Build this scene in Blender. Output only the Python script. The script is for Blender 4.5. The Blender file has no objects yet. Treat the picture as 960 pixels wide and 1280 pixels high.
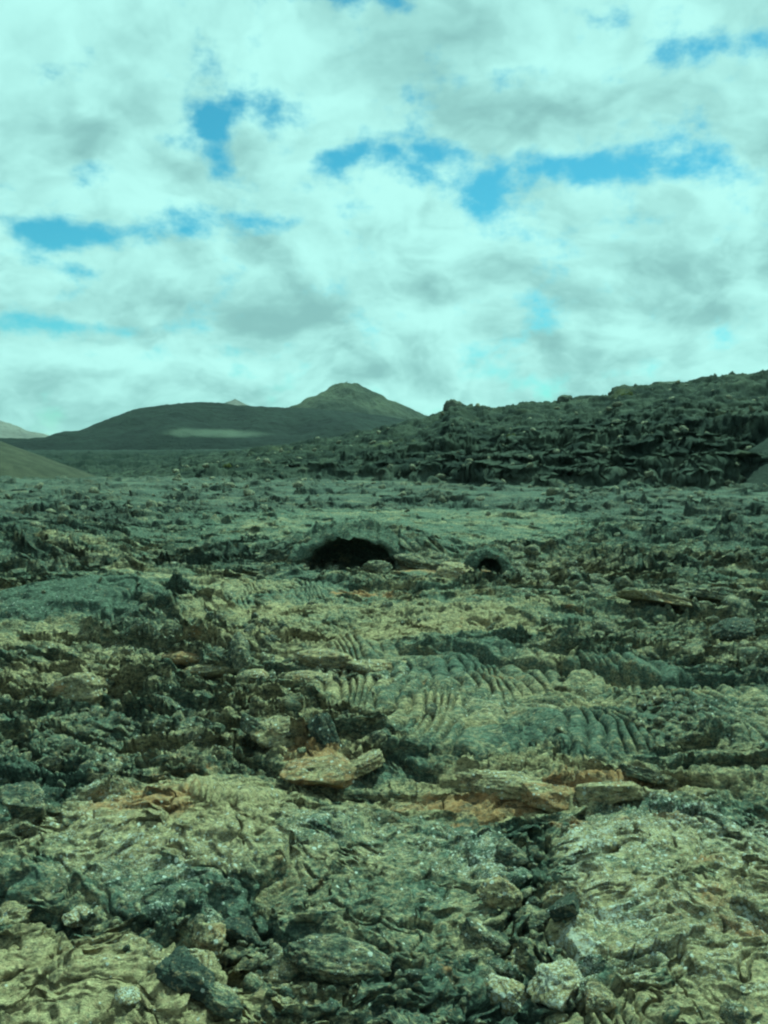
import bpy, math, time
import numpy as np
T0 = time.time()
S = bpy.context.scene
COL = S.collection
R = math.radians
f4 = np.float32

# ------------------------------------------------------------------ camera
HC = 3.0
FPX = 1086.0                    # focal length in pixels of the 960x1280 photograph
YH = 560.0                      # row of the true horizon
PITCH = math.atan((640 - YH) / FPX)
cam = bpy.data.objects.new('camera', bpy.data.cameras.new('camera'))
COL.objects.link(cam); S.camera = cam
cam.location = (0, 0, HC)
cam.rotation_euler = (R(90) - PITCH, 0, 0)
cam.data.sensor_fit = 'VERTICAL'; cam.data.sensor_height = 24
cam.data.lens = 24 * FPX / 1280
cam.data.clip_start = 0.1; cam.data.clip_end = 60000

def ray(px, py):
    """unit direction of a point of the photograph"""
    x = (px - 480) / FPX; y = (640 - py) / FPX
    c, s = math.cos(PITCH), math.sin(PITCH)
    d = np.array([x, c + y * s, -s + y * c]); return d / np.linalg.norm(d)
def G(px, py, z=0.0):
    d = ray(px, py); t = (z - HC) / d[2]
    return d[0] * t, d[1] * t
def AT(px, py, dist):
    d = ray(px, py); t = dist / math.hypot(d[0], d[1])
    return d[0] * t, d[1] * t, HC + d[2] * t

# ------------------------------------------------------------------ noise
def h32(ix, iy, seed):
    h = (ix.astype(np.int64) & 0xffffffff).astype(np.uint32) * np.uint32(374761393)
    h += (iy.astype(np.int64) & 0xffffffff).astype(np.uint32) * np.uint32(668265263)
    h += np.uint32((seed * 2246822519) & 0xffffffff)
    h ^= h >> np.uint32(13); h *= np.uint32(1274126177); h ^= h >> np.uint32(16)
    h *= np.uint32(2654435761); h ^= h >> np.uint32(15)
    return h
U = lambda h: (h & np.uint32(0xffff)).astype(f4) * f4(1 / 65536.)
V = lambda h: (h >> np.uint32(16)).astype(f4) * f4(1 / 65536.)
LUT = np.stack([np.cos(np.arange(256) * 2 * np.pi / 256), np.sin(np.arange(256) * 2 * np.pi / 256)]).astype(f4)
def perlin(x, y, seed=0):
    ix = np.floor(x).astype(np.int32); iy = np.floor(y).astype(np.int32)
    fx = (x - ix).astype(f4); fy = (y - iy).astype(f4)
    u = fx * fx * fx * (fx * (fx * 6 - 15) + 10); v = fy * fy * fy * (fy * (fy * 6 - 15) + 10)
    def g(ox, oy):
        a = h32(ix + ox, iy + oy, seed) & np.uint32(255)
        return LUT[0][a] * (fx - ox) + LUT[1][a] * (fy - oy)
    a = g(0, 0); b = g(1, 0); c = g(0, 1); d = g(1, 1)
    a += u * (b - a); c += u * (d - c)
    return (a + v * (c - a)) * f4(1.5)
def fbm(x, y, seed=0, octs=4, gain=.5, lac=2.03):
    s = 0; a = 1.0
    for k in range(octs):
        s = s + a * perlin(x + 17.3 * k, y - 9.1 * k, seed + k)
        x = x * f4(lac); y = y * f4(lac); a *= gain
    return s
def ridged(x, y, seed=0, octs=4, gain=.5):
    s = 0; a = 1.0
    for k in range(octs):
        s = s + a * (1 - 2 * np.abs(perlin(x, y, seed + k)))
        x = x * f4(2.1) + 5.2; y = y * f4(2.1) - 3.3; a *= gain
    return s
def worley(x, y, seed=0):
    """F1, F2, offset to the nearest point, two random numbers of its cell"""
    ix = np.floor(x).astype(np.int32); iy = np.floor(y).astype(np.int32)
    fx = (x - ix).astype(f4); fy = (y - iy).astype(f4)
    f1 = np.full(x.shape, 9, f4); f2 = f1.copy(); dx = f1 * 0; dy = f1 * 0; r1 = f1 * 0; r2 = f1 * 0
    for oy in (-1, 0, 1):
        for ox in (-1, 0, 1):
            h = h32(ix + ox, iy + oy, seed)
            ex = fx - ox - U(h); ey = fy - oy - V(h)
            d = ex * ex + ey * ey
            m = d < f1
            f2 = np.where(m, f1, np.minimum(f2, d)); f1 = np.where(m, d, f1)
            hb = h * np.uint32(2246822519) ^ (h >> np.uint32(7))
            dx = np.where(m, ex, dx); dy = np.where(m, ey, dy)
            r1 = np.where(m, U(hb), r1); r2 = np.where(m, V(hb), r2)
    return np.sqrt(f1), np.sqrt(f2), dx, dy, r1, r2
def ss(a, b, x):
    t = np.clip((x - a) / (b - a), 0, 1); return t * t * (3 - 2 * t)

# ------------------------------------------------------------------ the land
# skyline of the lava ridge: photograph column -> row of its crest
RX = np.array([-900, -300, 0, 60, 150, 200, 260, 330, 400, 480, 520, 552, 562, 572, 600, 620, 650, 700, 760, 772, 780, 830, 880, 920, 960, 1100, 1500, 2200])
RY = np.array([ 600,  602, 600, 600, 590, 581, 570, 557, 547, 533, 524, 514, 503, 503, 511, 510, 503, 499, 494, 485, 484, 481, 478, 473, 470, 462, 455, 470])
FX = np.array([-2000, 0, 200, 330, 450, 560, 700, 850, 960, 1500, 3000])      # row of the foot of its cliffs
FR = np.array([ 96, 94, 88, 82, 82, 72, 66, 66, 70, 75, 80])
def ridge(x, y, r):
    """height of the old lava ridge across the plain: two broken cliffs, a bench and a rough slope"""
    px = 480 + FPX * x / np.maximum(y, .3 * np.abs(x) + 1e-3)
    px = np.clip(px + 0 * x, -900, 2200)
    crest_r = 118 + 6 * perlin(x / 40, y / 40, 71)
    top = HC - .7 + (YH - np.interp(px, RX, RY)) * crest_r / FPX
    r0 = np.interp(px, FX, FR)
    rr = r + 4.0 * fbm(x / 9, y / 9, 72, 4) + 1.6 * perlin(x / 2.2, y / 2.2, 75)
    t = (rr - r0) / (crest_r - r0)
    f = .15 * ss(0, .07, t) + .12 * ss(.24, .32, t + .10 * perlin(x / 12, y / 12, 73)) + .73 * np.clip(t, 0, 1) ** 1.1 * ss(-.02, .2, t)
    zz = top * f + .55 * fbm(x / 5, y / 4, 76, 3)
    st = .85; u = zz / st; fr = u - np.floor(u)
    zt = st * (np.floor(u) + ss(.0, .22, fr) * .8 + .2 * fr)
    f = np.where(top > .5, (zz + .45 * (zt - zz) * ss(.2, 1.2, zz)) / np.maximum(top, .5), f) * ss(-.01, .03, t)
    back = ss(crest_r, crest_r + 120, r)
    z = top * f * (1 - .8 * back) * ss(0, 4, y)
    return z, ss(-.05, .08, t)

CAVE = G(440, 708)
def ell(x, y, c, rx, ry, ang=0, p=2.0):
    """normalised distance from an ellipse centre: below 1 inside"""
    ca, sa = math.cos(R(ang)), math.sin(R(ang))
    u = ((x - c[0]) * ca + (y - c[1]) * sa) / rx; v = (-(x - c[0]) * sa + (y - c[1]) * ca) / ry
    return (np.abs(u) ** p + np.abs(v) ** p) ** (1 / p)
def segd(x, y, pts):
    best = None
    for (ax, ay), (bx, by) in zip(pts[:-1], pts[1:]):
        ux, uy = bx - ax, by - ay; L = ux * ux + uy * uy
        t = np.clip(((x - ax) * ux + (y - ay) * uy) / L, 0, 1)
        d = np.hypot(x - ax - t * ux, y - ay - t * uy)
        best = d if best is None else np.minimum(best, d)
    return best

C_domeL = G(225, 1050); C_domeR = G(880, 1120); C_domeM = G(500, 1080)
C_pale = G(110, 1268); C_humpL = G(120, 770); C_humpT = G(350, 820)
C_pan = G(500, 775)
CRACK = [G(655, 1030), G(690, 1075), G(650, 1130), G(665, 1190), G(625, 1290)]
BAND = [G(-60, 1120), G(90, 1165), G(200, 1185), G(290, 1215), G(330, 1290)]
BAND2 = [G(300, 1165), G(380, 1195), G(470, 1225)]
LEDGE = [G(520, 812), G(600, 828), G(700, 838), G(800, 850), G(960, 850)]
ROPES = [(G(470, 845), .15, 1.1, (-1.2, -.3)), (G(575, 900), .14, 1.0, (-1.0, .9)), (G(610, 845), .16, 1.1, (-1.1, -.8)), (G(735, 905), .15, 1.0, (-.9, -1.0)),
         (G(800, 860), .16, 1.1, (-1.3, .6)), (G(930, 890), .15, 1.2, (1.3, .9)), (G(330, 745), .13, 1.8, (-2.0, -1.5)), (G(70, 765), .14, 2.2, (.8, -4.2)),
         (G(300, 1000), .09, .5, (.5, -.6))]

def land(x, y, want_masks=False):
    x = x.astype(f4); y = y.astype(f4)
    r = np.hypot(x, y)
    near = 1 - ss(60, 140, r)              # small relief fades where it is smaller than a pixel
    mid = 1 - ss(25, 60, r)
    Z, onridge = ridge(x, y, r)
    plain = 1 - onridge
    wx = x + .9 * fbm(x / 3, y / 3, 11, 3); wy = y + .9 * fbm(x / 3 + 40, y / 3, 14, 3)
    sx = x + .16 * perlin(x / .5, y / .5, 17) + .07 * perlin(x / .2, y / .2, 27); sy = y + .16 * perlin(x / .5 + 9, y / .5, 18) + .07 * perlin(x / .2, y / .2, 28)
    # gentle swells, low ridges and hollows
    Z = Z + (.16 * perlin(x / 11, y / 11, 1) * ss(6, 20, r) - .06 + .12 * fbm(wx / 4.5, wy / 3.2, 2, 3)) * (near * .8 + .2)
    # tumbled zones versus smooth crusts
    rough = ss(-.25, .45, fbm(wx / 5.0, wy / 2.6, 5, 3))
    smooth_spots = np.zeros_like(r)
    for c, rx, ry, a, w in ((C_domeL, 1.15, .95, 12, 1), (C_domeR, 1.35, 1.5, 0, 1), (C_domeM, .7, 1.0, 0, .9),
                            (C_pale, 1.0, .55, -12, 1), (C_pan, 3.6, 2.6, 0, .8), (G(150, 745), 2.0, 2.5, 0, .5),
                            (G(500, 655), 9, 8, 0, .75), (G(860, 1010), 1.6, .5, 0, .6)):
        smooth_spots = np.maximum(smooth_spots, w * (1 - ss(.75, 1.15, ell(x, y, c, rx, ry, a) + .22 * perlin(x / .5, y / .5, 8))))
    rough = rough * (1 - smooth_spots)
    crack = 1 - ss(.06, .28, segd(sx, sy, CRACK) + .12 * perlin(x / .3, y / .3, 44))
    band = 1 - ss(.03, .22, np.minimum(segd(sx, sy, BAND), segd(sx, sy, BAND2)) + .12 * perlin(x / .3, y / .3, 45))
    rubz = np.maximum(crack, band)
    calm = np.zeros_like(r)
    for (c, sp, rx, ac) in ROPES:
        calm = np.maximum(calm, 1 - ss(.75, 1.0, ell(x, y, c, rx, rx * 1.3)))
    rough = rough * (1 - .85 * calm) * (.55 + .45 * ss(16, 24, r))
    # named rises
    for c, rx, ry, h, a in ((C_domeL, 1.5, 1.2, .18, 12), (C_domeR, 1.6, 1.9, .24, 0), (C_domeM, .9, 1.2, .12, 0), (C_pale, 1.25, .75, .12, -12),
                            (C_humpL, 2.6, 1.5, .50, 0), (C_humpT, 1.8, 1.0, .30, 0), (G(20, 690), 3.4, 3.0, .6, 0), (G(90, 670), 2.6, 2.2, .5, 0),
                            (G(640, 965), .9, .25, .12, -6), (G(730, 985), .6, .22, .12, -6), (G(380, 945), .5, .35, .14, 0), (G(700, 770), 3.0, 1.2, .25, 0)):
        e = ell(x, y, c, rx, ry, a) + .08 * perlin(x / .6, y / .6, 9)
        Z = Z + h * np.clip(1 - e * e, 0, 1) ** .8
    # broken crust plates: each cell its own tilt and lift
    ph = np.zeros_like(r)
    for sc, asp, amp, tilt, sd, w in ((1.9, .62, .11, .20, 21, rough), (.80, .55, .060, .24, 22, .30 + .70 * rough), (.33, .6, .030, .26, 23, .40 + .60 * rough)):
        q = 1.0 if sc > 1 else 1.0
        F1, F2, dx, dy, a1, a2 = worley((wx if sc > 1 else sx) / sc, (wy if sc > 1 else sy) / (sc * asp), sd)
        lod = (1 - ss(sc * 45, sc * 90, r)) * (1 if sc < 1 else .35 + .65 * ss(6, 11, r))
        tx = (a1 - .5) * 2; ty = (a2 - .35) * 1.6
        tl = (dx * tx + dy * ty * asp) * sc * tilt * 1.6
        gap = ss(0, .07, F2 - F1)
        ph = ph + w * lod * (1 - .5 * rubz) * (1 - .8 * calm) * (amp * (a2 - .5) * 1.6 + tl - .45 * amp * (1 - gap))
        if sd == 22: idA = a1
        if sd == 21: idB = a2
    # thick stacked ledges with a face towards the road
    lu = wy / 1.25 + .9 * fbm(wx / 4.2, wy / 3.0, 31, 3); fr = lu - np.floor(lu)
    saw = ss(0, .09, fr) * (1 - fr) * 1.15
    ph = ph + (saw - .3) * .21 * (.25 + .75 * rough) * (1 - rubz) * (1 - .85 * smooth_spots) * ss(7, 10, r) * (1 - .9 * calm) * ss(-.2, .25, perlin(wx / 1.7, wy / 1.7, 33)) * (1 - ss(40, 90, r))
    lu = sy / .42 + 1.1 * fbm(wx / 1.6, wy / 1.2, 34, 3); fr = lu - np.floor(lu)
    saw = ss(0, .12, fr) * (1 - fr) * 1.15
    ph = ph + (saw - .3) * .115 * (.30 + .70 * rough) * (1 - .55 * smooth_spots) * (1 - .9 * calm) * ss(-.45, .1, perlin(wx / .9, wy / .9, 35)) * (1 - ss(25, 60, r))
    lu = sy / .27 + 1.0 * fbm(sx / 1.1, sy / .6, 39, 3); fr = lu - np.floor(lu)
    ph = ph + (ss(0, .14, fr) * (1 - fr) - .3) * .075 * (.22 + .78 * rough) * (1 - .9 * calm) * ss(-.35, .1, perlin(sx / .7, sy / .5, 40)) * (1 - ss(16, 36, r))
    lu = (y + .22 * x + .35 * perlin(x / 1.1, y / .8, 47)) / .62 + 1.5 * fbm(x / 6.5, y / 2.8, 41, 2); fr = lu - np.floor(lu)
    crs = (ss(0, .08, fr) * (1 - fr) - .3)
    ph = ph + crs * .21 * (1 - .85 * smooth_spots) * (1 - .9 * calm) * (1 - rubz) * ss(6.5, 9, r) * (1 - ss(26, 55, r)) * ss(-.6, -.1, perlin(x / 3.5, y / 1.2, 43))
    # ropes
    rope_m = np.zeros_like(r); phase = np.zeros_like(r)
    gen = ss(.0, .35, perlin(wx / 2.2, wy / 1.7, 51)) * (1 - rubz)
    ph_gen = (sx * .55 + sy * .85 + 1.1 * fbm(x / 1.4, y / 1.4, 52, 3)) / .15
    phase = ph_gen; rope_m = gen * .55; sp_ = np.full_like(r, .13)
    for (c, sp, rx, ac) in ROPES:
        e = ell(x, y, c, rx, rx * 1.3)
        m = 1 - ss(.75, 1.0, e + .15 * perlin(x / .6, y / .6, 54))
        dd = np.hypot((x - c[0] - ac[0]), (y - c[1] - ac[1]) * .6) / sp + 2.1 * fbm(x / 1.3, y / 1.9, 55, 2) + .22 * fbm(x / .28, y / .3, 155, 2)
        dd = dd + .5 * np.sin(dd * .83 + 1.3 * perlin(x / .9, y / .9, 156))
        phase = np.where(m > .3, dd, phase); sp_ = np.where(m > .3, sp, sp_); rope_m = np.maximum(rope_m * (1 - m), m)
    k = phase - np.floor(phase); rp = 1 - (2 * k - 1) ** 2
    k2 = phase * .37 + .4 * perlin(x / .5, y / .5, 57); k2 = k2 - np.floor(k2); rp2 = 1 - np.abs(2 * k2 - 1) ** 1.6
    Z = Z + rope_m * (.112 * (.60 + .65 * ss(-.5, .5, perlin(x / .45, y / .5, 157))) * (sp_ / .15) * rp ** .6 + .030 * rp2) * (1 - ss(22, 45, r))
    # low wall with a dark face towards the road, and the rubble belts
    dl = segd(sx, sy, LEDGE)
    ly = np.interp(x, [p[0] for p in LEDGE], [p[1] for p in LEDGE])
    ly = ly + .35 * fbm(x / .8, y / 2, 58, 3); side = ss(-.05, .10, (sy - ly)) * (1 - ss(.3, 2.4, sy - ly)) * ss(LEDGE[0][0] - .5, LEDGE[0][0] + .8, x) * (1 - ss(LEDGE[-1][0] + 1, LEDGE[-1][0] + 4, x))
    Z = Z - .22 * ss(-.42, -.12, sy - ly) * (1 - ss(-.08, .04, sy - ly)) * ss(.05, .3, side + ss(-.5, -.1, sy - ly)) * ss(LEDGE[0][0] - .5, LEDGE[0][0] + .8, x) * (1 - ss(LEDGE[-1][0] + 1, LEDGE[-1][0] + 4, x))
    Z = Z + .17 * side * (.65 + .8 * perlin(x / .9, y / .9, 59))
    F1, F2, dx, dy, a1, a2 = worley(sx / .14, sy / .13, 61)
    blk = np.clip(1.1 - F1 * 1.3 + dx * (a2 - .5) * 1.5 + dy * (a1 - .6) * 1.5, 0, .8) * (.3 + .9 * a1) * ss(0, .15, F2 - F1)
    ph = ph + rubz * (.16 * blk - .14) * (1 - ss(12, 20, r))
    F1, F2, dx, dy, b1, b2 = worley(sx / .62, sy / .5, 62)
    blk2 = np.clip(1.1 - F1 * 1.2 + dx * (b2 - .5) * 2 + dy * (b1 - .6) * 2, 0, .85) * (.2 + .9 * b1) * ss(.0, .12, F2 - F1)
    rz2 = ss(.1, .5, perlin(wx / 2.6, wy / 1.8, 63)) * rough * (1 - rubz)
    ph = ph + rz2 * (.15 * blk2 - .07) * (1 - ss(35, 60, r))
    # cliffs and terraces of the ridge
    bl = ridged(wx / 7, wy / 5, 81, 3) * .40 + ridged(x / 2.4, y / 1.5, 84, 3) * .16 - .3
    F1, F2, dx, dy, c1, c2 = worley(wx / 2.4, wy / 2.0, 85)
    bl = bl + .5 * np.sqrt(np.clip(1 - F1 * F1, 0, 1)) * (c1 - .25) * ss(.0, .12, F2 - F1)
    F1, F2, dx, dy, c1, c2 = worley(wx / 1.1, wy / .8, 86)
    bl = bl + .45 * (c1 - .5) * ss(.0, .1, F2 - F1) + .5 * dx * (c2 - .5)
    Z = Z + onridge * bl * (1 - ss(180, 400, r)) * .55
    bl = ridged(wx / 2.0, wy / 1.6, 87, 3)
    Z = Z + plain * ss(18, 30, r) * (.035 + .065 * rough) * (bl - .4) * (1 - ss(90, 160, r))
    lu = sy / .14 + .8 * fbm(sx / .8, sy / .35, 36, 3); fr = lu - np.floor(lu)
    Z = Z + .055 * (ss(0, .2, fr) * (1 - fr) - .25) * ss(-.45, .0, perlin(x / .45, y / .3, 37)) * (.22 + .78 * rough) * (1 - ss(14, 26, r)) * (1 - calm)
    F1, F2, dx, dy, g1, g2 = worley(sx / .085, sy / .075, 66)
    Z = Z + .022 * (np.clip(1 - F1 * 1.2, 0, 1) - .35) * (g1 > .35) * (1 - ss(9, 15, r)) * (1 - calm)
    cr = np.abs(fbm(sx / .9, sy / .55, 67, 3)); Z = Z - .05 * (1 - ss(.0, .05, cr)) * (1 - ss(12, 20, r)) * (1 - calm)
    Z = Z + .030 * fbm(sx / .22, sy / .16, 38, 2) * (1 - ss(14, 24, r)) * (1 - .8 * calm)
    if np.max(r) > 130:
        Z = Z + ss(105, 170, r) * ss(0, 30, y) * (1 - ss(900, 1500, r)) * (1.5 * ridged(wx / 34, wy / 26, 141, 4) - .9 + .8 * perlin(x / 90, y / 90, 145))
    # fine crust
    Z = Z + ph + (.024 * ridged(sx / .26, sy / .20, 91, 3) + .016 * fbm(x / .07, y / .06, 94, 2) * (1 - ss(8, 14, r))) * (1 - ss(20, 40, r)) * (.6 + .6 * rough) * (1 - .65 * calm)
    # pits
    for c, rx, ry, dp in ((G(612, 706), .45, .8, .5), (G(775, 764), .75, .6, .40), (G(850, 752), .8, .5, .35), (G(518, 728), .7, .5, .35), (G(912, 790), .4, .4, .3), (G(680, 1055), .10, .12, .18)):
        Z = Z - dp * (1 - ss(.5, 1.1, ell(x, y, c, rx, ry)))
    # the blister with the large cave: a rise round a hollow that its broken roof spans
    cxx, cyy = CAVE
    rim = (1 - ss(.55, 1.05, ell(x, y, (cxx + .2, cyy + 1.9), 3.0, 2.3) + .12 * perlin(x / .7, y / .7, 151))) * ss(-.35, .25, y - cyy + .2 * perlin(x / .5, y / 3, 152))
    flat = 1 - ss(.8, 1.2, ell(x, y, (cxx, cyy), 3.2, 2.6))
    Z = Z * (1 - .6 * flat) + rim * (.66 + .10 * perlin(x / .9, y / .7, 153))
    mh = (1 - ss(.88, 1.02, np.abs(x - cxx) / 1.2)) * ss(-1.0, -.3, y - cyy) * (1 - ss(2.0, 2.3, y - cyy))
    Z = Z * (1 - mh) + mh * (-.16 + .05 * perlin(x / .3, y / .3, 154))
    if want_masks:
        return Z, ph, rough, rope_m, rubz, onridge, idA, idB, smooth_spots, rp
    return Z, ph
def hit(px, py, zoff=0.0):
    """where the line of sight through a point of the photograph first meets the lava"""
    d = ray(px, py); hd = math.hypot(d[0], d[1])
    t = 3.0 * (160 / 3.0) ** np.linspace(0, 1, 2600)
    for _ in range(2):
        x = d[0] / hd * t; y = d[1] / hd * t; z = HC + d[2] / hd * t
        zz, _p = land(x.astype(f4), y.astype(f4))
        k = np.nonzero(zz + zoff >= z)[0]
        if not len(k): return x[-1], y[-1], float(zz[-1])
        i = max(k[0], 1); t = np.linspace(t[i - 1], t[i], 40)
    return float(x[k[0]]), float(y[k[0]]), float(zz[k[0]])
def gz(x, y):
    z, p = land(np.array([x], f4), np.array([y], f4)); return float(z[0])

def mesh_from(name, co, quads, mat, smooth=True, attrs=None):
    me = bpy.data.meshes.new(name)
    n = len(co); nf, k = quads.shape
    me.vertices.add(n); me.vertices.foreach_set('co', np.ascontiguousarray(co, dtype=f4).ravel())
    me.loops.add(nf * k); me.loops.foreach_set('vertex_index', quads.astype(np.int32).ravel())
    me.polygons.add(nf); me.polygons.foreach_set('loop_start', np.arange(0, nf * k, k, dtype=np.int32))
    me.update(calc_edges=True)
    if smooth: me.shade_smooth()
    for an, arr in (attrs or {}).items():
        a = me.attributes.new(an, 'FLOAT_COLOR', 'POINT'); a.data.foreach_set('color', arr.astype(f4).ravel())
    if mat: me.materials.append(mat)
    return me
def link(name, me, parent=None):
    o = bpy.data.objects.new(name, me); COL.objects.link(o)
    if parent: o.parent = parent
    return o
def grid_quads(nr, nc, wrap=False):
    i = np.arange(nr - 1)[:, None]; j = np.arange(nc if wrap else nc - 1)[None, :]
    j2 = (j + 1) % nc
    return np.stack([i * nc + j, i * nc + j2, (i + 1) * nc + j2, (i + 1) * nc + j], -1).reshape(-1, 4)

# ------------------------------------------------------------------ materials
def newmat(name):
    m = bpy.data.materials.new(name); m.use_nodes = True
    nt = m.node_tree; b = nt.nodes['Principled BSDF']; b.inputs['Roughness'].default_value = .92
    b.inputs['Specular IOR Level'].default_value = .06
    return m, nt, b
class NB:
    def __init__(s, nt): s.nt = nt; s.N = nt.nodes; s.L = nt.links
    def set(s, inp, v):
        if isinstance(v, bpy.types.NodeSocket): s.L.new(v, inp)
        elif isinstance(v, (tuple, list)) and len(v) == 3 and inp.type == 'RGBA': inp.default_value = (*v, 1)
        else: inp.default_value = v
    def m(s, op, a, b=0.0, c=0.0, clamp=False):
        n = s.N.new('ShaderNodeMath'); n.operation = op; n.use_clamp = clamp
        for i, v in enumerate((a, b, c)): s.set(n.inputs[i], v)
        return n.outputs[0]
    def mr(s, v, a, b, c=0.0, d=1.0, smooth=True):
        n = s.N.new('ShaderNodeMapRange'); n.interpolation_type = 'SMOOTHSTEP' if smooth else 'LINEAR'
        for k, x in zip(('Value', 'From Min', 'From Max', 'To Min', 'To Max'), (v, a, b, c, d)): s.set(n.inputs[k], x)
        return n.outputs[0]
    def mix(s, f, a, b, mode='MIX'):
        n = s.N.new('ShaderNodeMix'); n.data_type = 'RGBA'; n.blend_type = mode
        s.set(n.inputs[0], f); s.set(n.inputs[6], a); s.set(n.inputs[7], b); return n.outputs[2]
    def noise(s, vec, scale, detail=3, rough=.55, dist=0.0, lac=2.0):
        n = s.N.new('ShaderNodeTexNoise'); n.noise_dimensions = '2D' if getattr(s, 'flat', False) else '3D'; s.set(n.inputs['Vector'], vec); n.inputs['Scale'].default_value = scale
        n.inputs['Detail'].default_value = detail; n.inputs['Roughness'].default_value = rough
        n.inputs['Distortion'].default_value = dist; n.inputs['Lacunarity'].default_value = lac
        return n.outputs['Fac']
    def vor(s, vec, scale, feat='F1', out='Distance'):
        n = s.N.new('ShaderNodeTexVoronoi'); s.set(n.inputs['Vector'], vec); n.inputs['Scale'].default_value = scale
        n.feature = feat; return n.outputs[out]
    def vmul(s, v, xyz):
        n = s.N.new('ShaderNodeVectorMath'); n.operation = 'MULTIPLY'; s.L.new(v, n.inputs[0]); n.inputs[1].default_value = xyz
        return n.outputs[0]
    def attr(s, name):
        n = s.N.new('ShaderNodeAttribute'); n.attribute_name = name; return n
    def sep(s, c):
        n = s.N.new('ShaderNodeSeparateColor'); s.L.new(c, n.inputs[0]); return n.outputs
    def bump(s, h, strength, dist, prev=None):
        n = s.N.new('ShaderNodeBump'); s.L.new(h, n.inputs['Height']); n.inputs['Strength'].default_value = strength
        n.inputs['Distance'].default_value = dist
        if prev: s.L.new(prev, n.inputs['Normal'])
        return n.outputs[0]

DARK = (.045, .052, .048); GREY = (.130, .152, .116); TAN = (.39, .325, .185); OX = (.37, .20, .088); LICH = (.62, .60, .54)

def lava_nodes(nt, b, vec, tone, ox, lich, dark, scale=1.0, bumps=1.0, varied=True):
    """tone/ox/lich/dark: sockets or numbers 0..1 that shift the mix"""
    n = NB(nt)
    vec0 = vec; vec = n.vmul(vec, (.80, 1.25, 1.5))
    med = n.noise(vec, 7.0 * scale, 5, .65, .6)
    fin = n.noise(vec, 38 * scale, 4, .7)
    t = n.m('ADD', n.m('MULTIPLY', med, 1.1), n.m('MULTIPLY', fin, .8))
    t = n.m('ADD', t, n.m('MULTIPLY', tone, .40))
    t = n.mr(t, .84, 1.22)
    col = n.mix(t, GREY, TAN)
    sm = n.mr(n.noise(vec, 22 * scale, 5, .75, .4), .36, .64, .35, 1.5, False)
    smv = n.N.new('ShaderNodeVectorMath'); smv.operation = 'SCALE'; n.L.new(col, smv.inputs[0]); n.L.new(sm, smv.inputs['Scale']); col = smv.outputs[0]
    o = n.m('MULTIPLY', n.mr(n.m('ADD', n.noise(vec, 5.5 * scale, 6, .72, .5), n.m('MULTIPLY', ox, .33)), .58, .78), .8)
    col = n.mix(o, col, OX)
    d = n.mr(n.m('ADD', n.noise(vec, 12 * scale, 6, .75, .3), n.m('MULTIPLY', dark, .24)), .51, .66)
    col = n.mix(n.m('MULTIPLY', d, .82), col, DARK)
    mo = n.noise(vec, 9 * scale, 5, .8, .8)
    col = n.mix(n.mr(mo, .50, .62, 0, .65), col, (.060, .066, .056))
    mo2 = n.noise(n.vmul(vec, (1.3, .8, 1)), 26 * scale, 4, .7, .5)
    col = n.mix(n.mr(n.m('ADD', mo2, n.m('MULTIPLY', tone, .06)), .54, .66, 0, .6), col, (.37, .275, .16))
    pat = n.m('SUBTRACT', n.noise(vec, 5 * scale, 3, .6), .03)
    cell = n.vor(vec0, 42 * scale)
    sp = n.m('MULTIPLY', n.mr(n.m('SUBTRACT', n.m('ADD', pat, n.m('MULTIPLY', lich, .30)), n.m('MULTIPLY', cell, .62)), .50, .60), .60)
    cell2 = n.vor(vec0, 95 * scale)
    sp2 = n.m('MULTIPLY', n.mr(n.m('SUBTRACT', n.m('ADD', med, n.m('MULTIPLY', lich, .25)), n.m('MULTIPLY', cell2, .7)), .43, .52), .6)
    vv = n.N.new('ShaderNodeTexVoronoi'); vv.inputs['Scale'].default_value = 26 * scale; n.L.new(vec0, vv.inputs['Vector'])
    rnd = n.sep(vv.outputs['Color'])
    thr = n.m('MULTIPLY', n.mr(n.m('ADD', rnd[0], n.m('MULTIPLY', lich, .20)), .80, 1.1), .42)
    sp3 = n.m('MULTIPLY', n.m('LESS_THAN', n.m('ADD', vv.outputs['Distance'], n.m('MULTIPLY', n.m('SUBTRACT', fin, .5), .5)), thr), .85)
    col = n.mix(n.m('MAXIMUM', sp3, n.m('MAXIMUM', sp, sp2)), col, LICH)
    n.L.new(col, b.inputs['Base Color'])
    h1 = n.noise(vec, 11 * scale, 6, .72, .4); h2 = n.noise(vec, 55 * scale, 4, .7)
    bp = n.bump(h1, .9 * bumps, .11 / scale); bp = n.bump(h2, .8 * bumps, .028 / scale, bp)
    n.L.new(bp, b.inputs['Normal'])

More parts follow.
